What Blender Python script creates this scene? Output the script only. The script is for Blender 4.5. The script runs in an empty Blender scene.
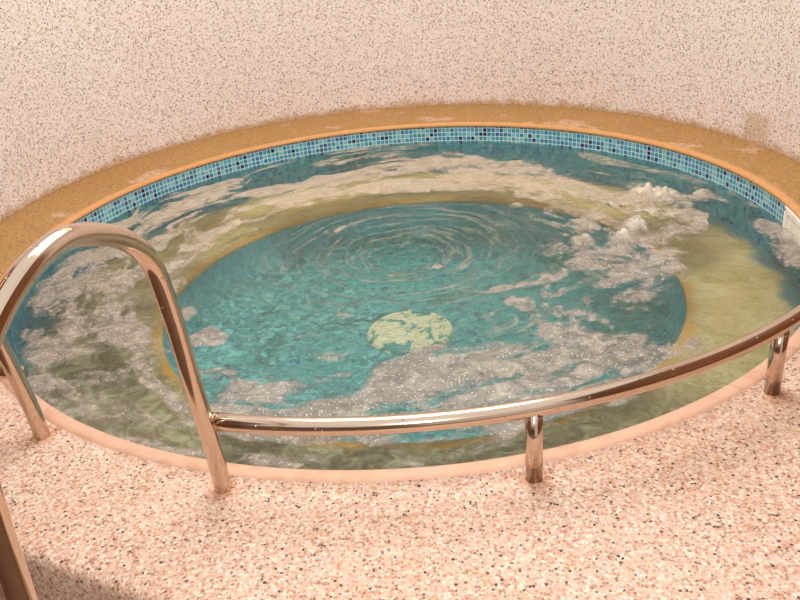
import bpy, bmesh, math, random
import numpy as np
from mathutils import Vector, Matrix
C = bpy.context.scene
COL = C.collection
PI = math.pi
def R(a): return math.radians(a)

C.view_settings.view_transform = 'Standard'
C.view_settings.look = 'None'

# ------------------------------------------------------------ helpers
def lin(r, g, b):
    f = lambda c: (c/255/12.92) if c/255 <= .04045 else ((c/255+.055)/1.055)**2.4
    return (f(r), f(g), f(b), 1)
class NT:
    def __init__(s, name):
        s.m = bpy.data.materials.new(name); s.m.use_nodes = True
        s.t = s.m.node_tree; s.t.nodes.clear()
        s.out = s.n('ShaderNodeOutputMaterial')
    def n(s, typ, **k):
        nd = s.t.nodes.new(typ)
        for a, v in k.items():
            if a.startswith('i_'):
                nd.inputs[a[2:].replace('_', ' ')].default_value = v
            else: setattr(nd, a, v)
        return nd
    def l(s, a, b): s.t.links.new(a, b)
    def put(s, sock, v):
        if hasattr(v, 'is_output') or isinstance(v, bpy.types.NodeSocket): s.l(v, sock)
        else: sock.default_value = v
    def math(s, op, a, b=None, c=None, clamp=False):
        nd = s.n('ShaderNodeMath', operation=op); nd.use_clamp = clamp
        s.put(nd.inputs[0], a)
        if b is not None: s.put(nd.inputs[1], b)
        if c is not None: s.put(nd.inputs[2], c)
        return nd.outputs[0]
    def vmath(s, op, a, b=None, scale=None):
        nd = s.n('ShaderNodeVectorMath', operation=op)
        s.put(nd.inputs[0], a)
        if b is not None: s.put(nd.inputs[1], b)
        if scale is not None: s.put(nd.inputs['Scale'], scale)
        return nd
    def mix(s, f, a, b, blend='MIX'):
        nd = s.n('ShaderNodeMix', data_type='RGBA', blend_type=blend)
        s.put(nd.inputs[0], f); s.put(nd.inputs[6], a); s.put(nd.inputs[7], b)
        return nd.outputs[2]
    def ss(s, x, a, b, lo=0., hi=1.):
        nd = s.n('ShaderNodeMapRange', interpolation_type='SMOOTHSTEP')
        s.put(nd.inputs[0], x)
        nd.inputs[1].default_value = a; nd.inputs[2].default_value = b
        nd.inputs[3].default_value = lo; nd.inputs[4].default_value = hi
        return nd.outputs[0]
    def noise(s, vec, scale, detail=3, rough=.5, dist=0.):
        nd = s.n('ShaderNodeTexNoise'); s.put(nd.inputs['Vector'], vec)
        nd.inputs['Scale'].default_value = scale; nd.inputs['Detail'].default_value = detail
        nd.inputs['Roughness'].default_value = rough; nd.inputs['Distortion'].default_value = dist
        return nd
    def ramp(s, f, stops, interp='LINEAR'):
        nd = s.n('ShaderNodeValToRGB'); cr = nd.color_ramp; cr.interpolation = interp
        while len(cr.elements) < len(stops): cr.elements.new(.5)
        for e, (p, c) in zip(cr.elements, stops): e.position = p; e.color = c
        s.put(nd.inputs[0], f); return nd.outputs[0]
    def bsdf(s, color, rough=.5, metallic=0., normal=None, spec=None):
        nd = s.n('ShaderNodeBsdfPrincipled')
        s.put(nd.inputs['Base Color'], color); s.put(nd.inputs['Roughness'], rough)
        nd.inputs['Metallic'].default_value = metallic
        if spec is not None: nd.inputs['Specular IOR Level'].default_value = spec
        if normal is not None: s.l(normal, nd.inputs['Normal'])
        return nd.outputs[0]
    def bump(s, h, strength, dist=.01):
        nd = s.n('ShaderNodeBump'); nd.inputs['Strength'].default_value = strength
        nd.inputs['Distance'].default_value = dist; s.l(h, nd.inputs['Height']); return nd.outputs[0]
    def done(s, sh): s.l(sh, s.out.inputs[0]); return s.m

def obj(name, me, mat=None, parent=None, smooth=True):
    if isinstance(me, bmesh.types.BMesh):
        b = me; me = bpy.data.meshes.new(name); b.to_mesh(me); b.free()
    if mat: me.materials.append(mat)
    if smooth:
        me.polygons.foreach_set('use_smooth', [True]*len(me.polygons))
    o = bpy.data.objects.new(name, me); COL.objects.link(o)
    if parent:
        o.parent = parent
        o.matrix_parent_inverse = Matrix.Translation(-Vector(parent.location))
    return o
def tag(o, label=None, cat=None, group=None, kind=None):
    if label: o['label'] = label
    if cat: o['category'] = cat
    if group: o['group'] = group
    if kind: o['kind'] = kind
    return o
def empty(name, loc):
    o = bpy.data.objects.new(name, None); COL.objects.link(o); o.location = loc
    o.empty_display_size = .1; return o
def lathe(name, prof, mat, a0=0, a1=360, n=360, cx=0, cy=0, parent=None, uvscale=None, rlimit=None):
    """prof: list of (r, z); swept about the vertical axis."""
    full = abs(a1-a0) >= 360
    m = n if full else n+1
    V, F = [], []
    for i in range(m):
        a = R(a0+(a1-a0)*i/n)
        for (r, z) in prof:
            rr = r if rlimit is None else min(r, rlimit(a))
            V.append((cx+rr*math.cos(a), cy+rr*math.sin(a), z))
    k = len(prof)
    uv = []
    for i in range(n):
        j = (i+1) % m
        for q in range(k-1):
            F.append((i*k+q, j*k+q, j*k+q+1, i*k+q+1))
            u0, u1 = i/n, (i+1)/n
            uv += [(u0, prof[q][1]), (u1, prof[q][1]), (u1, prof[q+1][1]), (u0, prof[q+1][1])]
    me = bpy.data.meshes.new(name); me.from_pydata(V, [], F)
    if uvscale is not None:
        L = me.uv_layers.new(name='UVMap')
        L.data.foreach_set('uv', [c for p in uv for c in (p[0]*uvscale, p[1])])
    return obj(name, me, mat, parent)
def tube_bm(pts, r, seg=24, caps=True):
    """round tube along a polyline of points"""
    P = [Vector(p) for p in pts]
    bm = bmesh.new(); rings = []
    T = []
    for i in range(len(P)):
        a = P[max(i-1, 0)]; b = P[min(i+1, len(P)-1)]
        T.append((b-a).normalized())
    up = Vector((0, 0, 1)) if abs(T[0].z) < .9 else Vector((1, 0, 0))
    nrm = (up - T[0]*up.dot(T[0])).normalized()
    for i, p in enumerate(P):
        nrm = (nrm - T[i]*nrm.dot(T[i])).normalized()
        bi = T[i].cross(nrm)
        rings.append([bm.verts.new(p + r*(math.cos(2*PI*k/seg)*nrm + math.sin(2*PI*k/seg)*bi)) for k in range(seg)])
    for a, b in zip(rings, rings[1:]):
        for k in range(seg):
            bm.faces.new((a[k], a[(k+1) % seg], b[(k+1) % seg], b[k]))
    if caps:
        bm.faces.new(list(reversed(rings[0]))); bm.faces.new(rings[-1])
    bmesh.ops.recalc_face_normals(bm, faces=bm.faces)
    return bm
def smooth_path(pts, n=10):
    """Catmull-Rom through points"""
    P = [Vector(p) for p in pts]; out = []
    for i in range(len(P)-1):
        p0 = P[max(i-1, 0)]; p1 = P[i]; p2 = P[i+1]; p3 = P[min(i+2, len(P)-1)]
        for k in range(n):
            t = k/n
            out.append(.5*((2*p1)+(p2-p0)*t+(2*p0-5*p1+4*p2-p3)*t*t+(3*p1-p0-3*p2+p3)*t**3))
    out.append(P[-1]); return out

# ------------------------------------------------------------ numpy noise
def _h(ix, iy, iz, seed):
    h = (ix.astype(np.int64)*374761393 + iy.astype(np.int64)*668265263 + iz.astype(np.int64)*2147483647 + seed*1274126177) & 0xffffffff
    h = ((h ^ (h >> 13))*1274126177) & 0xffffffff
    h = ((h ^ (h >> 16))*2246822519) & 0xffffffff
    h = h ^ (h >> 15)
    return (h & 0xffffff)/float(0xffffff)
def vnoise(x, y, z, seed=0):
    ix, iy, iz = np.floor(x), np.floor(y), np.floor(z)
    fx, fy, fz = x-ix, y-iy, z-iz
    fx = fx*fx*fx*(fx*(fx*6-15)+10); fy = fy*fy*fy*(fy*(fy*6-15)+10); fz = fz*fz*fz*(fz*(fz*6-15)+10)
    r = 0
    for a in (0, 1):
        for b in (0, 1):
            for c in (0, 1):
                r = r + _h(ix+a, iy+b, iz+c, seed)*(fx if a else 1-fx)*(fy if b else 1-fy)*(fz if c else 1-fz)
    return r
def fbm(x, y, z, o=4, seed=0, g=.5):
    s = 0; a = 1; t = 0
    for i in range(o):
        s = s + a*vnoise(x*2**i+i*17.3, y*2**i+i*5.7, z*2**i+i*11.1, seed+i); t += a; a *= g
    return s/t
def sstep(x, a, b):
    t = np.clip((x-a)/(b-a), 0, 1); return t*t*(3-2*t)

# ------------------------------------------------------------ materials
def stone(name, scale, stops, mottle=None, wet=None, stain_pts=None, wallstain=False, rough=.6, bump=.25):
    t = NT(name)
    co = t.n('ShaderNodeTexCoord').outputs['Object']
    wob = t.noise(co, scale*.9, 2)
    v = t.vmath('MULTIPLY_ADD', wob.outputs['Color'], (.35/scale,)*3); v.inputs[2].default_value = (0, 0, 0)
    t.l(co, v.inputs[2])
    vo = t.n('ShaderNodeTexVoronoi', feature='F1'); vo.inputs['Scale'].default_value = scale
    t.l(v.outputs[0], vo.inputs['Vector'])
    sp = t.n('ShaderNodeSeparateColor'); t.l(vo.outputs['Color'], sp.inputs[0])
    col = t.ramp(sp.outputs[0], stops, 'CONSTANT')
    # brightness variation per pebble
    col = t.mix(t.math('MULTIPLY', sp.outputs[1], .28), col, (.5, .43, .37, 1), 'MULTIPLY')
    # binder between the pebbles
    gap = t.ss(vo.outputs['Distance'], .38, .62)
    col = t.mix(t.math('MULTIPLY', gap, .55), col, stops[0][1])
    big = t.noise(co, 1.6, 3).outputs[0]
    col = t.mix(t.ss(big, .4, .7, 0, .3 if wet else .15), col, (.88, .76, .62, 1), 'MULTIPLY')
    if wet:  # wet mineral stain towards the back, with flash falloff put into the colour
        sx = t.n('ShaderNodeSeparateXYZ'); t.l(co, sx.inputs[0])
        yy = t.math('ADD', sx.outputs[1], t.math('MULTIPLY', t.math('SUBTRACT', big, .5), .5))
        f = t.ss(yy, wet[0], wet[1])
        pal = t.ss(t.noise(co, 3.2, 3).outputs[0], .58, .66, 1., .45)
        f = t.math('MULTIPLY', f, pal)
        wet_falloff_col = t.mix(1., t.mix(.25, col, lin(214, 190, 140)), lin(*wet[2]), 'MULTIPLY')
        col = t.mix(f, col, wet_falloff_col)
    if stain_pts:
        for (x, y) in stain_pts:
            d = t.vmath('DISTANCE', co, (x, y, 0)).outputs['Value']
            d = t.math('ADD', d, t.math('MULTIPLY', t.math('SUBTRACT', t.noise(co, 30, 2).outputs[0], .5), .05))
            col = t.mix(t.ss(d, .025, .06, .4, 0), col, lin(214, 160, 96), 'MULTIPLY')
    if wallstain:
        uv = t.n('ShaderNodeUVMap', uv_map='UVMap').outputs[0]
        s = t.n('ShaderNodeSeparateXYZ'); t.l(uv, s.inputs[0])
        n = t.math('MULTIPLY', t.math('SUBTRACT', t.noise(co, 14, 3).outputs[0], .5), .09)
        # grime line where the wall meets the ledge
        low = t.ss(t.math('ADD', s.outputs[1], n), .0, .05, .75, 0)
        # a darker damp square patch near the right-hand end
        a = t.math('ADD', s.outputs[0], t.math('MULTIPLY', n, 8))
        box = t.math('MULTIPLY', t.math('MULTIPLY', t.ss(a, 14, 17), t.ss(a, 20.6, 21.4, 1, 0)), t.ss(t.math('ADD', s.outputs[1], n), .13, .17, 1, 0))
        m = t.math('MAXIMUM', low, t.math('MULTIPLY', box, .45))
        col = t.mix(m, col, t.mix(.5, t.mix(1., col, lin(214, 176, 120), 'MULTIPLY'), lin(176, 140, 88)))
    h = t.math('SUBTRACT', 1., vo.outputs['Distance'])
    return t.done(t.bsdf(col, rough, normal=t.bump(h, bump, .004), spec=.35))

base = lin(238, 208, 186)
M = {}
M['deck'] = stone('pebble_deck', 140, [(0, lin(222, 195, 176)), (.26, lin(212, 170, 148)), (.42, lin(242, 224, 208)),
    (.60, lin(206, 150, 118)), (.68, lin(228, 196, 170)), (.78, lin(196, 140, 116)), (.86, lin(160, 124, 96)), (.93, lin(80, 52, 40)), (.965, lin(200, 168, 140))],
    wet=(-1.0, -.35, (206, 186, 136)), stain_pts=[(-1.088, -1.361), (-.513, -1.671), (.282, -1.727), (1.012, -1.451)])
M['wall'] = stone('pebble_wall', 150, [(0, lin(240, 231, 228)), (.34, lin(232, 216, 210)), (.54, lin(247, 240, 238)),
    (.72, lin(204, 182, 170)), (.83, lin(150, 120, 100)), (.90, lin(98, 78, 66)), (.955, lin(236, 212, 196))], wallstain=True)
def coping_mat():
    t = NT('coping_mortar'); co = t.n('ShaderNodeTexCoord').outputs['Object']
    s = t.n('ShaderNodeSeparateXYZ'); t.l(co, s.inputs[0])
    n = t.noise(co, 5, 4).outputs[0]
    yy = t.math('ADD', s.outputs[1], t.math('MULTIPLY', t.math('SUBTRACT', n, .5), .6))
    col = t.mix(t.ss(yy, -1.3, .2), lin(222, 180, 154), lin(212, 158, 100))  # staining plus flash falloff painted in: pink near, orange far
    col = t.mix(t.ss(t.noise(co, 22, 4).outputs[0], .4, .7, 0, .35), col, lin(186, 138, 108))
    return t.done(t.bsdf(col, .55, normal=t.bump(n, .2), spec=.3))
M['coping'] = coping_mat()

def mosaic_mat(name, pitch_u=1., wl=-.107, sub=False):
    """UV: u counts tiles round the ring, v is height in metres"""
    t = NT(name)
    co = t.n('ShaderNodeTexCoord').outputs['Object']
    uv = t.n('ShaderNodeUVMap', uv_map='UVMap').outputs[0]
    s = t.n('ShaderNodeSeparateXYZ'); t.l(uv, s.inputs[0])
    z = s.outputs[1]
    under = t.ss(z, wl-.006, wl+.002, 1, 0)
    wob = t.noise(co, 16, 3, .6); ws = t.n('ShaderNodeSeparateColor'); t.l(wob.outputs['Color'], ws.inputs[0])
    k = t.math('MULTIPLY', under, 3.2)
    u = t.math('ADD', s.outputs[0], t.math('MULTIPLY', t.math('SUBTRACT', ws.outputs[0], .5), k))
    v = t.math('ADD', t.math('MULTIPLY', z, 1/.0250), t.math('MULTIPLY', t.math('SUBTRACT', ws.outputs[1], .5), k))
    fu, fv = t.math('FRACT', u), t.math('FRACT', v)
    cu, cv = t.math('FLOOR', u), t.math('FLOOR', v)
    cmb = t.n('ShaderNodeCombineXYZ'); t.l(cu, cmb.inputs[0]); t.l(cv, cmb.inputs[1])
    wn = t.n('ShaderNodeTexWhiteNoise', noise_dimensions='3D'); t.l(cmb.outputs[0], wn.inputs['Vector'])
    col = t.ramp(wn.outputs['Value'], [(0, lin(64, 146, 188)), (.22, lin(88, 170, 202)), (.42, lin(50, 118, 172)), (.56, lin(122, 190, 200)),
        (.72, lin(62, 140, 168)), (.84, lin(78, 154, 200)), (.90, lin(34, 40, 104)), (.975, lin(60, 84, 140))], 'CONSTANT')
    e = .085
    gu = t.math('ABSOLUTE', t.math('SUBTRACT', fu, .5)); gv = t.math('ABSOLUTE', t.math('SUBTRACT', fv, .5))
    g = t.ss(t.math('MAXIMUM', gu, gv), .5-e*1.25, .5-e*.8)
    grout = t.mix(under, lin(196, 220, 216), lin(70, 150, 165))
    col = t.mix(g, col, grout)
    deep = t.mix(.3, t.mix(1., col, lin(235, 250, 255), 'MULTIPLY'), lin(96, 176, 204))
    col = t.mix(under, col, deep)
    return t.done(t.bsdf(col, t.mix(g, (.15,)*3+(1,), (.6,)*3+(1,)), normal=t.bump(t.math('SUBTRACT', 1., g), .3, .002)))
M['mosaic'] = mosaic_mat('blue_glass_mosaic')

def bench_mat():
    t = NT('bench_plaster'); co = t.n('ShaderNodeTexCoord').outputs['Object']
    s = t.n('ShaderNodeSeparateXYZ'); t.l(co, s.inputs[0])
    w = t.noise(co, 5, 3); wv = t.vmath('MULTIPLY_ADD', w.outputs['Color'], (.16, .16, .16)); t.l(co, wv.inputs[2])
    n1 = t.noise(wv.outputs[0], 5, 4, .55, .6).outputs[0]
    n2 = t.noise(wv.outputs[0], 15, 3, .55, 1.2).outputs[0]
    n3 = t.noise(wv.outputs[0], 55, 2).outputs[0]
    col = t.ramp(n1, [(.3, lin(180, 160, 98)), (.5, lin(204, 182, 124)), (.72, lin(222, 202, 152))])
    # greyer olive towards the entrance side
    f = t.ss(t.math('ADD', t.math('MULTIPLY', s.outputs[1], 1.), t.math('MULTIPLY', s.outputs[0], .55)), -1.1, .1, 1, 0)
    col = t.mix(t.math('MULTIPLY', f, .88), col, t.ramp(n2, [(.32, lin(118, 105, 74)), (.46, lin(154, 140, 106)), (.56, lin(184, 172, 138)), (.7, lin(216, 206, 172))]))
    # pale rounded ripple lights
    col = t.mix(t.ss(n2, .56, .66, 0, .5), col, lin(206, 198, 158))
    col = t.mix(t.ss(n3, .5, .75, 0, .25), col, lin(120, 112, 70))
    col = t.mix(t.ss(s.outputs[1], .5, 1.1, 0, .55), col, lin(244, 214, 146))  # extra brightness painted on the far bench, where little light arrives
    # stained rim beside the deep pit
    d = t.vmath('DISTANCE', co, (.06, -.025, -.28)).outputs['Value']
    d = t.math('ADD', d, t.math('MULTIPLY', t.math('SUBTRACT', n1, .5), .12))
    col = t.mix(t.math('MULTIPLY', t.ss(d, 1.145, 1.19, 1, 0), t.ss(n2, .3, .6, 1., .6)), col, lin(222, 164, 62))
    # rests on the tiled wall: blue green shadowed margin of tile
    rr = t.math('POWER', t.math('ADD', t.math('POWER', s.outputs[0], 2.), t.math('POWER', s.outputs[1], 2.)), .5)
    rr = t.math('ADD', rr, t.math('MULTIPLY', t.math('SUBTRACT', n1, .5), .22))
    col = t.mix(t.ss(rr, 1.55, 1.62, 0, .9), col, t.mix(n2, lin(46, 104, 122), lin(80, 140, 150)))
    return t.done(t.bsdf(col, .7))
M['bench'] = bench_mat()

def pit_mat():
    t = NT('pit_mosaic'); co = t.n('ShaderNodeTexCoord').outputs['Object']
    w = t.noise(co, 7, 4, .6); wc = t.vmath('SUBTRACT', w.outputs['Color'], (.5, .5, .5))
    wv = t.vmath('MULTIPLY_ADD', wc.outputs[0], (.17, .17, .17)); t.l(co, wv.inputs[2])
    w2 = t.noise(co, 30, 2, .6); wc2 = t.vmath('SUBTRACT', w2.outputs['Color'], (.5, .5, .5))
    wv2 = t.vmath('MULTIPLY_ADD', wc2.outputs[0], (.05, .05, .05)); t.l(wv.outputs[0], wv2.inputs[2])
    vo = t.n('ShaderNodeTexVoronoi', feature='F1', distance='CHEBYCHEV'); vo.inputs['Scale'].default_value = 40
    vo.inputs['Randomness'].default_value = .25
    t.l(wv2.outputs[0], vo.inputs['Vector'])
    sp = t.n('ShaderNodeSeparateColor'); t.l(vo.outputs['Color'], sp.inputs[0])
    col = t.ramp(sp.outputs[0], [(0, lin(56, 160, 166)), (.25, lin(74, 178, 184)), (.5, lin(52, 144, 158)), (.7, lin(90, 188, 196)), (.84, lin(36, 100, 150)), (.92, lin(120, 204, 212))], 'CONSTANT')
    n1 = t.noise(wv.outputs[0], 3.2, 4, .6, .8).outputs[0]
    n2 = t.noise(wv.outputs[0], 12, 4, .65, 1.5).outputs[0]
    col = t.mix(.22, col, lin(58, 158, 160))
    col = t.mix(.14, col, lin(140, 160, 146))
    n4 = t.noise(wv2.outputs[0], 38, 3, .7).outputs[0]
    col = t.mix(t.ss(n4, .54, .66, 0, .45), col, lin(150, 150, 150))
    col = t.mix(t.ss(n4, .46, .34, 0, .5), col, lin(40, 104, 120))
    col = t.mix(t.ss(n1, .50, .66, 0, .55), col, lin(30, 98, 98))
    s = t.n('ShaderNodeSeparateXYZ'); t.l(co, s.inputs[0])
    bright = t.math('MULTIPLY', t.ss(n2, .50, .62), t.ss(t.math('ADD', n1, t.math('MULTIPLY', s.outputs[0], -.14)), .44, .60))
    col = t.mix(t.math('MULTIPLY', bright, .7), col, lin(140, 222, 230))  # cyan caustic highlights painted over the mosaic
    col = t.mix(t.ss(s.outputs[2], -.47, -.40, 0, .6), col, t.mix(sp.outputs[1], lin(96, 190, 214), lin(150, 220, 226)))  # upright pit wall is weakly lit, so its colour is lifted
    return t.done(t.bsdf(col, .45))
M['pit'] = pit_mat()

def steel_mat():
    t = NT('brushed_steel'); co = t.n('ShaderNodeTexCoord').outputs['Object']
    n = t.noise(co, 60, 3).outputs[0]; n2 = t.noise(co, 6, 3).outputs[0]
    col = t.mix(n2, lin(206, 184, 164), lin(222, 204, 186))
    r = t.math('ADD', t.math('MULTIPLY', n, .06), .10)
    # scattered water drops
    vo = t.n('ShaderNodeTexVoronoi', feature='F1'); vo.inputs['Scale'].default_value = 62; t.l(co, vo.inputs['Vector'])
    sp = t.n('ShaderNodeSeparateColor'); t.l(vo.outputs['Color'], sp.inputs[0])
    drop = t.math('MULTIPLY', t.ss(vo.outputs['Distance'], .08, .2, 1, 0), t.math('GREATER_THAN', sp.outputs[0], .86))
    return t.done(t.bsdf(col, r, 1., normal=t.bump(drop, .8, .003)))
M['steel'] = steel_mat()
def plain(name, c, rough=.4, metallic=0, noise=None):
    t = NT(name); co = t.n('ShaderNodeTexCoord').outputs['Object']
    n = t.noise(co, 12, 3).outputs[0]
    c2 = tuple(x*.8 for x in c[:3])+(1,)
    return t.done(t.bsdf(t.mix(t.ss(n, .4, .8, 0, .6), c, c2), rough, metallic))
M['plastic'] = plain('white_plastic', lin(250, 246, 238), .3)
M['plastic_dark'] = plain('screw_steel', lin(120, 110, 100), .3, 1)
def drain_mat():
    t = NT('drain_plastic'); co = t.n('ShaderNodeTexCoord').outputs['Object']
    w = t.noise(co, 10, 3); wv = t.vmath('MULTIPLY_ADD', w.outputs['Color'], (.12, .12, .12)); t.l(co, wv.inputs[2])
    n = t.noise(wv.outputs[0], 8, 4, .6, 1.).outputs[0]
    dd = t.vmath('DISTANCE', co, (0, -.02, -.48)).outputs['Value']
    n = t.math('SUBTRACT', n, t.math('MULTIPLY', t.ss(dd, .10, .20), .10))
    col = t.ramp(n, [(.36, lin(72, 158, 160)), (.40, lin(120, 180, 168)), (.43, lin(226, 224, 190)), (.53, lin(240, 236, 208)), (.60, lin(190, 206, 176)), (.64, lin(84, 160, 154))])
    return t.done(t.bsdf(col, .4))
M['drain'] = drain_mat()

# ------------------------------------------------------------ setting
WCX, WCY, WR = -.026, .154, 1.961          # curved back wall
RD = 2.095                                  # outer edge of the raised deck
def wall_r(a):
    """distance from the pool centre to the wall in direction a (curved at the back, straight sides)"""
    c, s = math.cos(a), math.sin(a)
    b = c*WCX+s*WCY
    r = b+math.sqrt(max(b*b-(WCX**2+WCY**2-WR**2), 0))
    if s*r < WCY:
        r = ((WCX+WR) if c > 0 else (WR-WCX))/max(abs(c), 1e-6)
    return r
# wall: arc 0..180 deg plus straight sides out to y=-2.6, thickness outwards
def build_wall():
    path = []
    for i in range(11): path.append((WCX+WR, -.75+(.75+WCY)*i/11, 1, 0, -60+60*i/11))
    n = 150
    for i in range(n+1):
        a = PI*i/n; path.append((WCX+WR*math.cos(a), WCY+WR*math.sin(a), math.cos(a), math.sin(a), 180*i/n))
    for i in range(11): path.append((WCX-WR, WCY-(.75+WCY)*(i+1)/11, -1, 0, 180+60*(i+1)/11))
    zs = [-.42, -.01, .05, .2, .6, 1.2, 2.0, 2.9]
    V, F, UV = [], [], []
    for (x, y, nx, ny, a) in path:
        for z in zs: V.append((x, y, z))
        V.append((x+nx*.14, y+ny*.14, zs[-1])); V.append((x+nx*.14, y+ny*.14, zs[0]))
    k = len(zs)+2
    zz = zs+[zs[-1], zs[0]]
    for i in range(len(path)-1):
        for q in range(k):
            q2 = (q+1) % k
            F.append((i*k+q, i*k+q2, (i+1)*k+q2, (i+1)*k+q))
            UV += [(path[i][4], zz[q]), (path[i][4], zz[q2]), (path[i+1][4], zz[q2]), (path[i+1][4], zz[q])]
    F.append(tuple(range(k))); UV += [(-60, 1)]*k
    e = (len(path)-1)*k
    F.append(tuple(e+q for q in reversed(range(k)))); UV += [(240, 1)]*k
    me = bpy.data.meshes.new('wall_back'); me.from_pydata(V, [], F)
    L = me.uv_layers.new(name='UVMap'); L.data.foreach_set('uv', [c for p in UV for c in p])
    bm = bmesh.new(); bm.from_mesh(me); bmesh.ops.recalc_face_normals(bm, faces=bm.faces); bm.to_mesh(me); bm.free()
    o = obj('wall_back', me, M['wall'], smooth=True)
    me.set_sharp_from_angle(angle=R(40))
    return tag(o, 'tall curved pink pebble-dash wall wrapping round behind the whirlpool', 'wall', kind='structure')
build_wall()
def timber_mat():
    t = NT('timber_panel'); co = t.n('ShaderNodeTexCoord').outputs['Object']
    s = t.n('ShaderNodeSeparateXYZ'); t.l(co, s.inputs[0])
    st = t.vmath('MULTIPLY', co, (6, 22, 1.2)).outputs[0]
    n = t.noise(st, 2.2, 4, .6, .5).outputs[0]
    gap = t.ss(t.math('ABSOLUTE', t.math('SUBTRACT', t.math('FRACT', t.math('MULTIPLY', s.outputs[1], 8.)), .5)), .46, .49)
    col = t.ramp(n, [(.3, lin(92, 54, 26)), (.55, lin(134, 84, 42)), (.75, lin(166, 110, 58))])
    col = t.mix(gap, col, lin(40, 24, 14))
    return t.done(t.bsdf(col, .45))
M['timber'] = timber_mat()
for nm, x0, x1 in (('wall_left_added', WCX-WR-.14, WCX-WR), ('wall_right_added', WCX+WR, WCX+WR+.14)):  # out of view, added so the steel reflects something dark and warm
    bm = bmesh.new(); bmesh.ops.create_cube(bm, size=1)
    for v in bm.verts: v.co = Vector(((x0+x1)/2+v.co.x*(x1-x0), -2.2755+v.co.y*3.05, 1.24+v.co.z*3.32))
    o = obj(nm, bm, M['timber'], smooth=False)
    tag(o, 'unseen brown timber-boarded side wall added for dark warm reflections in the steel', 'wall', kind='structure')

DA = R(-117.4); DOFF = 2.086               # the deck ends in a straight step edge facing the entrance
def deck_r(a):
    r = wall_r(a)-.001
    c = math.cos(a-DA)
    return (min(r, DOFF/c), DOFF/c < r) if c > .05 else (r, False)
def build_deck():
    n = 720; V, F = [], []
    ts = [0, .1, .3, .6, .9]
    for i in range(n):
        a = 2*PI*i/n; lim, edge = deck_r(a); c, q = math.cos(a), math.sin(a)
        sec = 1/max(math.cos(a-DA), .2) if edge else 1
        V.append((1.688*c, 1.688*q, -.05)); V.append((1.69*c, 1.69*q, 0))
        for t_ in ts[1:]:
            r = 1.69+(lim-1.69-.035*sec)*t_; V.append((r*c, r*q, 0))
        for off, z in ((.03, 0), (.014, -.003), (.004, -.012), (0, -.028), (0, -.2), (0, -.41)):
            if not edge and z > -.1: z = 0 if z > -.05 else z
            r = lim-(off*sec); V.append((r*c, r*q, z))
    k = 6+6
    k = len(V)//n
    for i in range(n):
        j = (i+1) % n
        for q in range(k-1): F.append((i*k+q, j*k+q, j*k+q+1, i*k+q+1))
    me = bpy.data.meshes.new('pool_deck'); me.from_pydata(V, [], F)
    bm = bmesh.new(); bm.from_mesh(me); bmesh.ops.recalc_face_normals(bm, faces=bm.faces); bm.to_mesh(me); bm.free()
    return obj('pool_deck', me, M['deck'])
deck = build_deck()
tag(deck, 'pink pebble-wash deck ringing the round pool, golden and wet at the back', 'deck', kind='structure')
cop = lathe('trim_1', [(1.652, -.016), (1.642, -.014), (1.638, -.008), (1.640, .000), (1.647, .005), (1.658, .007), (1.675, .005), (1.686, .002), (1.69, -.004)], M['coping'])
tag(cop, 'smooth peach mortar lip around the pool edge', 'pool edge', kind='structure')
tile = lathe('trim_2', [(1.65, -.012), (1.65, -.06), (1.65, -.107), (1.65, -.16), (1.65, -.28)], M['mosaic'], uvscale=414)
tag(tile, 'band of small square blue glass mosaic tiles at the waterline', 'tiles', kind='structure')
PX, PY, PR = .06, -.025, 1.125
# bench ring from the pit edge out to the wall
def build_bench():
    V, F = [], []; n = 240
    for i in range(n):
        a = 2*PI*i/n; c, s = math.cos(a), math.sin(a)
        b = -(c*-PX+s*-PY)
        for f, z in ((0, -.30), (0, -.286), (.008, -.281), (.03, -.28), (.3, -.28), (.65, -.28), (1, -.28)):
            x0, y0 = PX+PR*c, PY+PR*s
            a2 = math.atan2(y0, x0)
            x1, y1 = 1.652*math.cos(a2), 1.652*math.sin(a2)
            V.append((x0+(x1-x0)*f, y0+(y1-y0)*f, z))
    k = 7
    for i in range(n):
        j = (i+1) % n
        for q in range(k-1): F.append((i*k+q, j*k+q, j*k+q+1, i*k+q+1))
    me = bpy.data.meshes.new('pool_bench'); me.from_pydata(V, [], F)
    bm = bmesh.new(); bm.from_mesh(me); bmesh.ops.recalc_face_normals(bm, faces=bm.faces)
    if sum(f.normal.z for f in bm.faces) < 0: bmesh.ops.reverse_faces(bm, faces=bm.faces)
    bm.to_mesh(me); bm.free()
    return obj('pool_bench', me, M['bench'])
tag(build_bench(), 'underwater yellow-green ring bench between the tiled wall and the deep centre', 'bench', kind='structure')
pit = lathe('pool_basin', [(0.001, -.50), (.4, -.50), (.8, -.498), (1.02, -.49), (1.085, -.465), (1.11, -.42), (1.125, -.34), (1.125, -.295)], M['pit'], n=240, cx=PX, cy=PY)
tag(pit, 'sunken round centre of the whirlpool lined in teal mosaic', 'pool basin', kind='structure')
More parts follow.
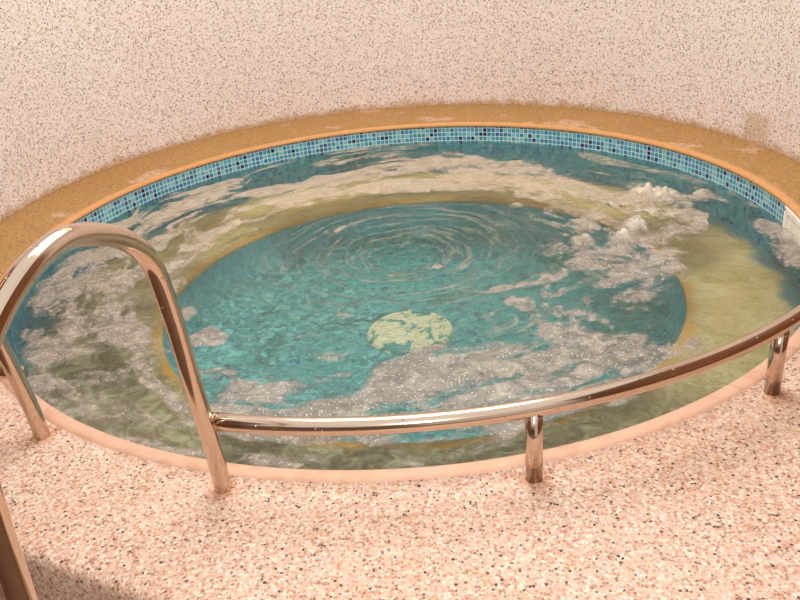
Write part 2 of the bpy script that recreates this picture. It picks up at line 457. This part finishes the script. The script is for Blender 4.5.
# unseen lower floor outside the pool surround, added dark for the steel to reflect
def box_bm(x0, x1, y0, y1, z0, z1, bev=0, seg=2):
    bm = bmesh.new(); bmesh.ops.create_cube(bm, size=1)
    for v in bm.verts:
        v.co = Vector(((x0+x1)/2+v.co.x*(x1-x0), (y0+y1)/2+v.co.y*(y1-y0), (z0+z1)/2+v.co.z*(z1-z0)))
    if bev: bmesh.ops.bevel(bm, geom=list(bm.edges), offset=bev, segments=seg, affect='EDGES', profile=.6)
    return bm
def floor_bm():
    bm = bmesh.new(); nx, ny = math.cos(DA), math.sin(DA); tx, ty = -ny, nx
    c = []
    for (t_, o) in ((-5, 0), (5, 0), (5, 4), (-5, 4)):
        c.append((nx*(DOFF-.01+o)+tx*t_, ny*(DOFF-.01+o)+ty*t_))
    vb = [bm.verts.new((x, y, -.5)) for x, y in c]; vt = [bm.verts.new((x, y, -.4)) for x, y in c]
    bm.faces.new(vt); bm.faces.new(vb[::-1])
    for a in range(4):
        b = (a+1) % 4; bm.faces.new((vb[a], vb[b], vt[b], vt[a]))
    bmesh.ops.recalc_face_normals(bm, faces=bm.faces); return bm
M['floor'] = stone('dark_floor', 90, [(0, lin(112, 80, 60)), (.4, lin(92, 64, 48)), (.6, lin(128, 94, 70)), (.8, lin(70, 50, 40)), (.92, lin(150, 116, 92))], rough=.5)
fl = obj('floor', floor_bm(), M['floor'], smooth=False)
tag(fl, 'unseen pebble floor at the foot of the raised pool surround, dark brown for the steel reflections', 'floor', kind='structure')

# ------------------------------------------------------------ drain cover
dr = empty('drain_cover', (-.0, -.02, -.50))
tag(dr, 'pale round drain cover seen through the water at the bottom of the whirlpool', 'drain')
def disc(name, prof, parent, mat, cx, cy, n=64): return lathe(name, prof, mat, n=n, cx=cx, cy=cy, parent=parent)
disc('rim', [(.166, -.4995), (.169, -.486), (.178, -.480), (.19, -.484), (.198, -.4995)], dr, M['drain'], 0, -.02)
def cover_plate():
    bm = bmesh.new(); n = 72; rings = []
    prof = [(.168, -.492), (.162, -.486), (.14, -.482), (.10, -.478), (.05, -.475), (.02, -.474)]
    for k, (r, z) in enumerate(prof):
        rings.append([bm.verts.new((r*math.cos(2*PI*i/n), -.02+r*math.sin(2*PI*i/n), z)) for i in range(n)])
    for a, b in zip(rings, rings[1:]):
        for i in range(n): bm.faces.new((a[i], a[(i+1) % n], b[(i+1) % n], b[i]))
    bm.faces.new(rings[-1]); bmesh.ops.recalc_face_normals(bm, faces=bm.faces); return bm
obj('cover_plate', cover_plate(), M['drain'], dr)

# ------------------------------------------------------------ water
FOAM = [
  (1.0, [(-1.499, 0.551, 0.05), (-1.269, 0.636, 0.06), (-1.009, 0.899, 0.07), (-0.644, 1.003, 0.09), (-0.319, 1.091, 0.12), (0.016, 1.181, 0.15), (0.298, 1.18, 0.14), (0.552, 0.973, 0.14), (0.781, 0.751, 0.12), (0.978, 0.492, 0.1)]),
  (0.75, [(-0.679, 0.822, 0.08), (-0.312, 0.89, 0.07), (0.009, 0.909, 0.07), (0.371, 0.788, 0.08), (0.701, 0.587, 0.06), (0.85, 0.355, 0.06)]),
  (0.85, [(-0.566, 0.735, 0.05), (-0.363, 0.84, 0.05), (-0.099, 0.871, 0.05), (0.166, 0.854, 0.05), (0.42, 0.761, 0.05), (0.655, 0.613, 0.05), (0.821, 0.444, 0.05)]),
  (0.8, [(-1.584, 0.204, 0.05), (-1.373, 0.277, 0.05), (-1.16, 0.378, 0.05), (-0.928, 0.431, 0.06), (-0.684, 0.509, 0.05), (-0.564, 0.72, 0.05)]),
  (0.75, [(-1.591, -0.039, 0.05), (-1.436, 0.175, 0.04), (-1.18, 0.262, 0.04), (-0.946, 0.262, 0.05), (-0.728, 0.388, 0.03)]),
  (0.8, [(-1.559, -0.19, 0.05), (-1.48, -0.108, 0.06), (-1.277, -0.067, 0.05), (-1.074, -0.002, 0.06), (-0.919, 0.119, 0.06)]),
  (0.6, [(-1.37, -0.441, 0.04), (-1.195, -0.361, 0.05), (-1.052, -0.279, 0.06), (-0.932, -0.16, 0.05)]),
  (0.62, [(-1.341, -0.641, 0.05), (-1.164, -0.669, 0.06), (-1.026, -0.554, 0.06), (-0.896, -0.437, 0.04)]),
  (0.95, [(-1.489, -0.462, 0.03), (-1.361, -0.711, 0.05), (-1.286, -0.922, 0.05), (-1.21, -1.024, 0.02)]),
  (0.95, [(-0.82, -0.664, 0.03), (-0.755, -0.674, 0.04), (-0.686, -0.715, 0.025)]),
  (0.95, [(-0.717, -0.89, 0.04), (-0.656, -0.899, 0.045), (-0.594, -0.997, 0.03)]),
  (1.0, [(-0.656, -1.102, 0.05), (-0.571, -1.061, 0.05), (-0.477, -1.027, 0.05), (-0.378, -1.016, 0.035)]),
  (1.0, [(-0.529, -1.137, 0.05), (-0.365, -1.182, 0.05), (-0.207, -1.181, 0.05), (-0.049, -1.147, 0.06), (0.08, -1.13, 0.07), (0.237, -1.153, 0.07), (0.4, -1.13, 0.06)]),
  (0.9, [(-0.145, -1.074, 0.03), (-0.045, -1.003, 0.04), (0.057, -0.967, 0.04), (0.128, -0.926, 0.03)]),
  (1.0, [(0.086, -1.047, 0.05), (0.22, -1.018, 0.06), (0.388, -1.005, 0.06), (0.554, -1.004, 0.06), (0.721, -1.004, 0.06), (0.891, -0.991, 0.05), (0.981, -0.972, 0.03)]),
  (0.8, [(0.48, -0.771, 0.03), (0.549, -0.869, 0.035), (0.637, -0.938, 0.04), (0.778, -0.919, 0.03)]),
  (0.75, [(0.39, -0.533, 0.02), (0.508, -0.62, 0.03), (0.61, -0.747, 0.03), (0.689, -0.863, 0.03)]),
  (0.8, [(-0.535, -1.317, 0.04), (-0.381, -1.356, 0.04), (-0.263, -1.342, 0.03)]),
  (0.85, [(-0.55, -1.378, 0.03), (-0.464, -1.403, 0.04), (-0.286, -1.454, 0.03)]),
  (0.85, [(-0.114, -1.391, 0.04), (0.001, -1.434, 0.05), (0.117, -1.421, 0.05), (0.237, -1.388, 0.04)]),
  (0.85, [(-0.548, -1.227, 0.05), (-0.358, -1.268, 0.05), (-0.174, -1.272, 0.05), (0.01, -1.244, 0.05), (0.196, -1.237, 0.06), (0.386, -1.208, 0.06), (0.585, -1.157, 0.05), (0.763, -1.087, 0.04)]),
  (0.85, [(-0.263, -1.332, 0.04), (-0.114, -1.352, 0.045), (0.035, -1.351, 0.045), (0.184, -1.341, 0.045), (0.336, -1.32, 0.045), (0.495, -1.279, 0.04), (0.697, -1.208, 0.04)]),
  (0.9, [(1.589, -0.033, 0.04), (1.593, -0.125, 0.05), (1.559, -0.226, 0.06), (1.562, -0.349, 0.06)]),
  (0.75, [(0.14, -1.174, 0.05), (0.33, -1.166, 0.06), (0.528, -1.125, 0.06), (0.663, -1.096, 0.05)]),
  (0.6, [(-0.974, -0.904, 0.05), (-0.81, -1.021, 0.05), (-0.713, -1.178, 0.05)]),
  (0.5, [(-1.109, -0.916, 0.05), (-0.925, -1.093, 0.05), (-0.837, -1.188, 0.05)]),
  (0.6, [(0.243, -1.348, 0.04), (0.426, -1.322, 0.05), (0.557, -1.271, 0.05), (0.652, -1.257, 0.04)]),
  (0.6, [(-0.749, -1.304, 0.03), (-0.665, -1.349, 0.04), (-0.586, -1.374, 0.03)]),
  (1.1, [(0.732, -0.246, 0.035), (0.741, -0.07, 0.04), (0.806, 0.111, 0.045), (0.923, 0.26, 0.045), (1.064, 0.374, 0.05), (1.173, 0.489, 0.05)]),
  (1.15, [(1.188, 0.457, 0.09), (1.278, 0.45, 0.08), (1.386, 0.396, 0.05), (1.502, 0.425, 0.04)]),
  (1.0, [(1.137, 0.199, 0.09), (1.243, 0.214, 0.07), (1.348, 0.282, 0.04)]),
  (1.1, [(0.931, -0.031, 0.06), (1.006, 0.021, 0.06), (1.067, 0.079, 0.04)]),
  (1.0, [(0.767, -0.253, 0.04), (0.875, -0.151, 0.05), (1.01, -0.092, 0.05), (1.142, -0.053, 0.045), (1.259, 0.014, 0.03), (1.312, 0.148, 0.025)]),
  (1.0, [(0.746, -0.308, 0.03), (0.853, -0.367, 0.05), (0.993, -0.297, 0.06), (1.122, -0.222, 0.05)]),
  (1.0, [(0.797, -0.431, 0.04), (0.909, -0.452, 0.06), (1.03, -0.438, 0.06), (1.1, -0.414, 0.04)]),
  (0.95, [(0.784, -0.603, 0.04), (0.876, -0.569, 0.05), (0.977, -0.535, 0.04)]),
  (0.8, [(0.767, -0.697, 0.03), (0.88, -0.685, 0.03)]),
  (0.8, [(0.25, -0.403, 0.012), (0.366, -0.424, 0.02), (0.486, -0.41, 0.025), (0.618, -0.342, 0.03), (0.746, -0.308, 0.03)]),
  (0.7, [(0.424, -0.556, 0.015), (0.55, -0.493, 0.025), (0.676, -0.445, 0.03), (0.811, -0.452, 0.03)]),
  (0.7, [(0.807, 0.621, 0.05), (0.919, 0.449, 0.06), (1.056, 0.417, 0.05)]),
  (0.9, [(1.631, -0.155, 0.05), (1.627, -0.24, 0.05), (1.637, -0.324, 0.06)]),
  (0.55, [(1.496, 0.37, 0.02), (1.586, 0.294, 0.02), (1.642, 0.201, 0.02)]),
  (0.8, [(-0.358, 0.31, 0.02), (-0.319, 0.289, 0.02)]),
  (0.7, [(0.115, -0.147, 0.015), (0.153, -0.144, 0.02)]),
  (0.6, [(-0.419, -0.713, 0.03), (-0.398, -0.753, 0.02)]),
  (0.55, [(-0.237, -0.728, 0.03), (-0.139, -0.714, 0.02)]),
  (0.55, [(0.212, -0.778, 0.015), (0.303, -0.617, 0.02)]),
  (0.5, [(-0.225, -0.477, 0.02), (-0.178, -0.51, 0.015)]),
  (0.6, [(0.463, 0.376, 0.02), (0.581, 0.458, 0.03), (0.509, 0.433, 0.015)]),
]
JETS = [(1.2, 0.497, 0.07, 0.05), (1.27, 0.423, 0.055, 0.05), (1.035, 0.062, 0.06, 0.045), (1.444, 0.424, 0.03, 0.05), (1.159, 0.194, 0.03, 0.07), (0.951, -0.024, 0.04, 0.04), (0.994, 0.322, 0.02, 0.05), (0.769, -0.02, 0.015, 0.05), (1.031, -0.305, 0.02, 0.07), (1.622, -0.175, 0.03, 0.06), (1.15, -0.054, 0.02, 0.05)]
WZ = -.107
def seg_field(X, Y):
    """foam coverage from hand-laid strokes: 0..~1.1"""
    out = np.zeros_like(X)
    for s, pts in FOAM:
        best = np.zeros_like(X)
        for (x0, y0, h0), (x1, y1, h1) in zip(pts, pts[1:]):
            dx, dy = x1-x0, y1-y0; L = dx*dx+dy*dy+1e-9
            tt = np.clip(((X-x0)*dx+(Y-y0)*dy)/L, 0, 1)
            d = np.hypot(X-x0-tt*dx, Y-y0-tt*dy)/(h0+(h1-h0)*tt)
            best = np.maximum(best, np.exp(-(d/1.45)**2*.8))
        out = 1-(1-out)*(1-np.minimum(s*best, .995)) if False else np.maximum(out, s*best) + .25*np.minimum(out, s*best)
    return out
def fields(X, Y):
    r = np.hypot(X, Y)+1e-6; th = np.arctan2(Y, X)
    # swirl coordinates: streaks wind inwards round the centre
    sp = th + .9*np.log(r+.08)
    q = fbm(X*3, Y*3, X*0+7, 3, 41)-.5; q2 = fbm(X*3, Y*3, X*0+9, 3, 77)-.5
    tx, ty = np.cos(sp)*r, np.sin(sp)*r
    streak = fbm(np.cos(sp)*2.4+q*.9, np.sin(sp)*2.4+q2*.9, r*11+q*2.2, 5, 3, .55)
    puff = fbm(X*9+q*3, Y*9+q2*3, X*0, 5, 19, .55)
    # warp the strokes so their edges curl
    wx = (fbm(X*4.5, Y*4.5, X*0+1, 4, 5)-.5)*.17; wy = (fbm(X*4.5, Y*4.5, X*0+2, 4, 6)-.5)*.17
    wx += (fbm(X*16, Y*16, X*0+1, 3, 8)-.5)*.045; wy += (fbm(X*16, Y*16, X*0+2, 3, 9)-.5)*.045
    S = seg_field(X+wx, Y+wy)
    right = sstep(X, .1, .7)*sstep(Y, -.9, -.2)
    S = S*(1-.22*right)
    n = streak*(1-.55*right)+puff*(.55*right)
    grain = fbm(np.cos(sp)*9, np.sin(sp)*9, r*26+q*5, 4, 71, .6)
    f = S*1.0 + (n-.5)*2.1*np.clip(S*2.2, .0, 1.) + (grain-.5)*.8*np.clip(S*2.5, 0, 1)
    foam = sstep(f, .04, 1.1)
    # thin film drawn into fine spiral lines round the vortex
    fine = fbm(np.cos(sp)*2.2, np.sin(sp)*2.2, r*62+q*2, 3, 55, .6)
    film = sstep(fine, .40, .70)*sstep(r, 1.0, .45)*.42*sstep(r, .05, .16)
    film2 = sstep(streak+.5*(grain-.5), .42, .72)*(.55+.3*sstep(X, .2, -.4))*sstep(np.hypot(X-.06, Y+.025), 1.0, 1.14)*(1-.8*sstep(X, .7, 1.1)*sstep(Y, -1.2, -.6)*sstep(Y, .5, .1))
    ph = 2*np.pi*(r*13 + q*1.5 + q2*.7) + 2.*th
    ring = (.5+.5*np.sin(ph))**2*sstep(fine, .30, .55)*sstep(r, .72, .3)*sstep(r, .04, .12)  # vortex ripple reflections drawn as bands in the foam layer
    foam = np.clip(np.maximum(foam, np.maximum(film, film2)), 0, 1)
    foam = np.maximum(foam, ring*.46)
    rp = np.hypot(X-.06, Y+.025)
    wisp = fbm(np.cos(sp)*5+q*2, np.sin(sp)*5+q2*2, r*15+q*4, 5, 133, .62)
    reg = np.maximum(sstep(X-.35*Y, .15, .75), sstep(Y, -.55, -.95)*.9)*sstep(r, .42, .7)*sstep(rp, 1.12, 1.04)
    foam = np.maximum(foam, sstep(wisp, .47, .68)*.62*reg)
    foam *= sstep(r, 1.648, 1.63)
    # surface height
    h = (fbm(np.cos(sp)*3, np.sin(sp)*3, r*9, 3, 91)-.5)*.020 + (fbm(X*7, Y*7, X*0, 3, 23)-.5)*.014
    h += np.sin(ph)*.0035*sstep(r, .75, .2)
    h += (fine-.5)*.016*sstep(r, .9, .3)
    h -= .055*np.exp(-(r/.16)**2) + .02*np.exp(-(r/.45)**2)
    h *= sstep(r, 1.66, 1.5)*.85+.15
    jet = np.zeros_like(X)
    for (jx, jy, hh, ss) in JETS:
        jet = np.maximum(jet, hh*np.exp(-((X-jx)**2+(Y-jy)**2)/(ss*1.1)**2))
    jn = fbm(X*30, Y*30, X*0+3, 4, 61)
    h = h + jet*(.05+3.0*np.clip(jn-.40, 0, 1))
    return foam, h, jet
step = .0075; N = int(1.66/step)
ax = np.arange(-N, N+1)*step
GX, GY = np.meshgrid(ax, ax)
foam, hgt, jet = fields(GX, GY)
inside = np.hypot(GX, GY) <= 1.6515
_c, _s = math.cos(R(-5.6)), math.sin(R(-5.6))
inside &= ~((GX*_c+GY*_s > 1.626) & (np.abs(-GX*_s+GY*_c) < .118))      # the skimmer plate stands here
def grid_mesh(name, mask, Z, attrs):
    """mesh from grid cells whose four corners satisfy mask"""
    cell = mask[:-1, :-1] & mask[1:, :-1] & mask[:-1, 1:] & mask[1:, 1:]
    W = GX.shape[1]
    ii, jj = np.nonzero(cell)
    a = ii*W+jj; quads = np.stack([a, a+1, a+W+1, a+W], 1)
    used, inv = np.unique(quads.ravel(), return_inverse=True)
    co = np.stack([GX.ravel()[used], GY.ravel()[used], Z.ravel()[used]], 1)
    me = bpy.data.meshes.new(name)
    me.vertices.add(len(used)); me.vertices.foreach_set('co', co.ravel())
    me.loops.add(quads.size); me.loops.foreach_set('vertex_index', inv.ravel().astype(np.int32))
    me.polygons.add(len(quads)); me.polygons.foreach_set('loop_start', np.arange(0, quads.size, 4, dtype=np.int32))
    me.update(calc_edges=True)
    for k, A in attrs.items():
        at = me.attributes.new(k, 'FLOAT', 'POINT'); at.data.foreach_set('value', A.ravel()[used].astype(np.float32))
    return me

def water_mat():
    t = NT('pool_water'); co = t.n('ShaderNodeTexCoord').outputs['Object']
    w = t.noise(co, 6, 2); wv = t.vmath('MULTIPLY_ADD', w.outputs['Color'], (.1, .1, .02)); t.l(co, wv.inputs[2])
    n = t.noise(wv.outputs[0], 24, 3, .5, .5).outputs[0]
    n2 = t.noise(wv.outputs[0], 75, 2).outputs[0]
    nrm = t.bump(t.math('ADD', n, t.math('MULTIPLY', n2, .3)), .55, .02)
    tr = t.n('ShaderNodeBsdfTransparent'); tr.inputs[0].default_value = (.92, .95, .91, 1)
    gl = t.n('ShaderNodeBsdfGlossy'); gl.inputs['Roughness'].default_value = .04; t.l(nrm, gl.inputs['Normal'])
    fr = t.n('ShaderNodeFresnel'); fr.inputs['IOR'].default_value = 1.31; t.l(nrm, fr.inputs['Normal'])
    # suspended fine bubbles give the water a little body
    df = t.n('ShaderNodeBsdfDiffuse'); df.inputs[0].default_value = lin(176, 176, 150)
    m0 = t.n('ShaderNodeMixShader'); m0.inputs[0].default_value = .05; t.l(tr.outputs[0], m0.inputs[1]); t.l(df.outputs[0], m0.inputs[2])
    m = t.n('ShaderNodeMixShader'); t.l(fr.outputs[0], m.inputs[0]); t.l(m0.outputs[0], m.inputs[1]); t.l(gl.outputs[0], m.inputs[2])
    return t.done(m.outputs[0])
water = obj('pool_water', grid_mesh('pool_water', inside, WZ+hgt, {}), water_mat())
tag(water, 'swirling teal whirlpool water turning round a central vortex', 'water', kind='stuff')

def foam_mat():
    t = NT('water_foam'); co = t.n('ShaderNodeTexCoord').outputs['Object']
    f = t.n('ShaderNodeAttribute', attribute_name='foam').outputs['Fac']
    j = t.n('ShaderNodeAttribute', attribute_name='jet').outputs['Fac']
    n = t.noise(co, 75, 5, .75).outputs[0]
    n2 = t.noise(co, 15, 6, .72, .9).outputs[0]
    a = t.math('ADD', f, t.math('MULTIPLY', t.math('SUBTRACT', n, .5), t.math('MULTIPLY', t.ss(f, 0, .4), .9)))
    a = t.math('ADD', a, t.math('MULTIPLY', t.math('SUBTRACT', n2, .5), t.math('MULTIPLY', t.ss(f, 0, .4), 1.1)))
    alpha = t.math('MINIMUM', t.ss(a, .0, 1.15), .84)
    col = t.ramp(n2, [(.3, lin(108, 100, 92)), (.46, lin(142, 132, 122)), (.56, lin(164, 154, 142)), (.7, lin(196, 187, 172))])
    col = t.mix(t.ss(j, .004, .05), col, lin(238, 230, 214))
    vo = t.n('ShaderNodeTexVoronoi', feature='F1'); vo.inputs['Scale'].default_value = 150; t.l(co, vo.inputs['Vector'])
    sp = t.n('ShaderNodeSeparateColor'); t.l(vo.outputs['Color'], sp.inputs[0])
    sy = t.n('ShaderNodeSeparateXYZ'); t.l(co, sy.inputs[0])
    # paler, warmer foam colour towards the far side
    col = t.mix(t.ss(sy.outputs[1], -.3, .8, 0, .45), col, lin(214, 198, 170))
    dot = t.math('MULTIPLY', t.ss(vo.outputs['Distance'], .22, .42, 1, 0), t.math('GREATER_THAN', sp.outputs[0], .84))  # flash glints on the bubbles, painted as white dots
    dot = t.math('MULTIPLY', dot, t.ss(f, .08, .4))
    col = t.mix(t.ss(f, .1, .6, .75, 0), col, lin(96, 116, 100))
    col = t.mix(dot, col, (1, 1, 1, 1))
    nrm = t.bump(n, .35, .004)
    b = t.bsdf(col, .55, normal=nrm)
    tr = t.n('ShaderNodeBsdfTransparent')
    m = t.n('ShaderNodeMixShader'); t.l(alpha, m.inputs[0]); t.l(tr.outputs[0], m.inputs[1]); t.l(b, m.inputs[2])
    return t.done(m.outputs[0])
fz = WZ+hgt+.0025+foam*.006
fo = obj('foam', grid_mesh('foam', inside & (foam > .015), fz, {'foam': foam, 'jet': jet}), foam_mat())
tag(fo, 'beige foam drifting in streaks and clumps over the whirlpool surface', 'foam', kind='stuff')

# ------------------------------------------------------------ steel rails
TR = .0225; RR = 1.742; RZ = .212
LOOP = [(0, -.005), (.006, .1), (.018, .21), (.04, .378), (.06, .543), (.092, .68), (.16, .762), (.255, .817), (.345, .845), (.43, .842), (.50, .822), (.565, .79), (.622, .745), (.662, .685), (.682, .60), (.69, .49), (.694, .37), (.70, .2), (.706, 0), (.712, -.2), (.718, -.405)]
def arc_rail(a0, a1, end_down=True):
    pts = []
    n = max(8, int(abs(a1-a0)/2))
    for i in range(n+1):
        a = R(a0+(a1-a0)*i/n); pts.append(Vector((RR*math.cos(a), RR*math.sin(a), RZ)))
    s = 1 if a1 > a0 else -1
    if end_down:
        rb = .07
        for k in range(1, 9):
            ph = PI/2*k/8
            a = R(a1)+s*rb*math.sin(ph)/RR
            pts.append(Vector((RR*math.cos(a), RR*math.sin(a), RZ-rb*(1-math.cos(ph)))))
        pts.append(Vector((pts[-1].x, pts[-1].y, 0.0)))
    return pts
def weld(name, loc, axis, r, parent, rt=.0016):
    """small bead ring where two tubes meet"""
    ax_ = Vector(axis).normalized()
    q = ax_.to_track_quat('Z', 'Y').to_matrix()
    pts = [Vector(loc)+q @ Vector((r*math.cos(2*PI*k/32), r*math.sin(2*PI*k/32), 0)) for k in range(33)]
    return obj(name, tube_bm(pts, rt, 8, caps=False), M['steel'], parent)
def make_handrail(base, a_from, a_to, posts, label, a_out, arc=None, pp=None):
    b = Vector(base); out_dir = Vector((math.cos(R(a_out)), math.sin(R(a_out)), 0))
    root = empty('handrail', b)
    tag(root, label, 'handrail')
    path = smooth_path([b+out_dir*s+Vector((0, 0, z)) for s, z in LOOP], 8)
    obj('grab_loop', tube_bm(path, TR, 28), M['steel'], root)
    arc = arc or arc_rail(a_from, a_to)
    obj('rail', tube_bm(arc, TR, 28), M['steel'], root)
    d = (arc[1]-arc[0]).normalized()
    weld('weld_bead', arc[0]+d*(TR-.0025), d, TR, root)
    for x, y in (pp or [(RR*math.cos(R(a)), RR*math.sin(R(a))) for a in posts]):
        obj('post', tube_bm([(x, y, 0), (x, y, RZ*.5), (x, y, RZ-.004)], TR*.96, 28), M['steel'], root)
        weld('weld_bead', (x, y, RZ-TR*.93), (0, 0, 1), TR*.96, root, .0018)
    return root
def onarc(a, z=0): return (RR*math.cos(R(a)), RR*math.sin(R(a)), z)
make_handrail(onarc(-107.07), -107.07, -4, [-80.7, -54.9, -29], 'steel handrail with grab loop and low curved rail along the near pool edge', -105)
lr = smooth_path([(-1.088, -1.361, RZ), (-1.25, -1.302, RZ), (-1.5, -1.215, RZ), (-1.75, -1.135, RZ), (-1.984, -1.07, RZ)], 6)
left = make_handrail(onarc(-128.64), 0, 0, [], 'steel handrail at the far left whose slanting leg stands left of the entrance', -131, arc=lr, pp=[(-1.5, -1.215)])
obj('wall_flange', tube_bm([(-1.975, -1.072, RZ), (-1.986, -1.069, RZ)], .042, 32), M['steel'], left)

# ------------------------------------------------------------ skimmer fitting
sk_a = R(-5.6); sk_r = 1.640
sk = empty('skimmer_plate', (sk_r*math.cos(sk_a), sk_r*math.sin(sk_a), -.11))
tag(sk, 'white plastic skimmer plate in the blue tiled wall at the right edge', 'pool fitting')
def sk_place(bm):
    # local: x tangent, y outward, z up
    e_t = Vector((-math.sin(sk_a), math.cos(sk_a), 0)); e_o = Vector((math.cos(sk_a), math.sin(sk_a), 0)); o = sk.location
    for v in bm.verts: v.co = o + e_t*v.co.x + e_o*v.co.y + Vector((0, 0, v.co.z))
    bmesh.ops.recalc_face_normals(bm, faces=bm.faces); return bm
def frame_bm():
    W, H, T, D = .115, .098, .026, .016
    bm = bmesh.new()
    for (x0, x1, z0, z1) in ((-W, W, H-T, H), (-W, W, -H, -H+T), (-W, -W+T, -H+T, H-T), (W-T, W, -H+T, H-T)):
        g = bmesh.ops.create_cube(bm, size=1)['verts']
        for v in g: v.co = Vector(((x0+x1)/2+v.co.x*(x1-x0), v.co.y*D, (z0+z1)/2+v.co.z*(z1-z0)))
    return bm
fr = obj('frame', sk_place(frame_bm()), M['plastic'], sk, smooth=False)
md = fr.modifiers.new('b', 'BEVEL'); md.width = .003; md.segments = 2
obj('flap', sk_place(box_bm(-.088, .088, .004, .010, -.071, .071, .002)), M['plastic'], sk, smooth=False)
for sx in (-1, 1):
    for sz in (-1, 1):
        bm = bmesh.new(); bmesh.ops.create_cone(bm, cap_ends=True, segments=14, radius1=.005, radius2=.004, depth=.004, matrix=Matrix.Translation((sx*.102, -.009, sz*.085)) @ Matrix.Rotation(R(90), 4, 'X'))
        obj('screw', sk_place(bm), M['plastic_dark'], sk, smooth=False)

# ------------------------------------------------------------ light
def area(name, loc, target, size, power, color, sy=None):
    L = bpy.data.lights.new(name, 'AREA'); L.energy = power; L.color = color; L.size = size
    if sy: L.shape = 'RECTANGLE'; L.size_y = sy
    o = bpy.data.objects.new(name, L); COL.objects.link(o); o.location = loc
    o.rotation_euler = (Vector(target)-Vector(loc)).to_track_quat('-Z', 'Y').to_euler(); return o
area('ceiling_light', (0, -.2, 2.75), (0, 0, 0), 1.7, 58, (1, .985, .96))
area('cove_light', (0, 1.2, 2.7), (0, 1.5, 0), 1.8, 9, (1, .55, .18), .12)
area('golden_streak_light', (-1.9, -1.5, 1.7), (-.6, -1.5, .5), 1.0, 1.3, (1, .5, .14), .10)  # unseen warm light added for golden streaks on the grab loop
fl_ = bpy.data.lights.new('camera_flash', 'AREA'); fl_.size = .07; fl_.energy = 25; fl_.color = (1, .95, .9)
fo_ = bpy.data.objects.new('camera_flash', fl_); COL.objects.link(fo_)

w = bpy.data.worlds.new('room'); C.world = w; w.use_nodes = True
nt = w.node_tree; nt.nodes.clear()
o_ = nt.nodes.new('ShaderNodeOutputWorld'); bg = nt.nodes.new('ShaderNodeBackground'); nt.links.new(bg.outputs[0], o_.inputs[0])
tc = nt.nodes.new('ShaderNodeTexCoord'); sx = nt.nodes.new('ShaderNodeSeparateXYZ'); nt.links.new(tc.outputs['Generated'], sx.inputs[0])
cr = nt.nodes.new('ShaderNodeValToRGB'); mr = nt.nodes.new('ShaderNodeMapRange'); mr.inputs[1].default_value = -1
nt.links.new(sx.outputs[2], mr.inputs[0]); nt.links.new(mr.outputs[0], cr.inputs[0])
st = [(0, (.5, .44, .38, 1)), (.47, (.30, .22, .18, 1)), (.50, (.11, .068, .055, 1)), (.60, (.12, .075, .06, 1)), (.67, (.5, .42, .37, 1)), (.76, (1.2, 1.1, 1.03, 1)), (1, (1.35, 1.27, 1.2, 1))]
while len(cr.color_ramp.elements) < len(st): cr.color_ramp.elements.new(.5)
for e, (p, c) in zip(cr.color_ramp.elements, st): e.position = p; e.color = c
# pale glow added behind the camera, a light stripe for the steel legs
dv = nt.nodes.new('ShaderNodeVectorMath'); dv.operation = 'DOT_PRODUCT'
dn = Vector((.30, -1, .12)).normalized(); dv.inputs[1].default_value = dn; nt.links.new(tc.outputs['Generated'], dv.inputs[0])
dm = nt.nodes.new('ShaderNodeMapRange'); dm.interpolation_type = 'SMOOTHSTEP'; dm.inputs[1].default_value = .93; dm.inputs[2].default_value = .975
nt.links.new(dv.outputs['Value'], dm.inputs[0])
mx = nt.nodes.new('ShaderNodeMix'); mx.data_type = 'RGBA'; nt.links.new(dm.outputs[0], mx.inputs[0]); nt.links.new(cr.outputs[0], mx.inputs[6]); mx.inputs[7].default_value = (.85, .72, .62, 1)
nt.links.new(mx.outputs[2], bg.inputs[0]); bg.inputs[1].default_value = .8

# ------------------------------------------------------------ camera
f_px, h, d, pit_, roll, yaw = 847.904, 1.384, 3.409, .468, -.084, -.010
fw = Vector((math.sin(yaw)*math.cos(pit_), math.cos(yaw)*math.cos(pit_), -math.sin(pit_)))
r0 = Vector((math.cos(yaw), -math.sin(yaw), 0)); u0 = r0.cross(fw)
rr = math.cos(roll)*r0+math.sin(roll)*u0; uu = -math.sin(roll)*r0+math.cos(roll)*u0
cam = bpy.data.cameras.new('camera'); co_ = bpy.data.objects.new('camera', cam); COL.objects.link(co_)
cam.sensor_width = 36; cam.lens = f_px*36/800; cam.clip_start = .05
mw = Matrix((( rr.x, uu.x, -fw.x, 0), (rr.y, uu.y, -fw.y, -d), (rr.z, uu.z, -fw.z, h), (0, 0, 0, 1)))
co_.matrix_world = mw
C.camera = co_
fo_.location = Vector((0, -d, h))+uu*.09+rr*.02
fo_.rotation_euler = fw.to_track_quat('-Z', 'Y').to_euler()
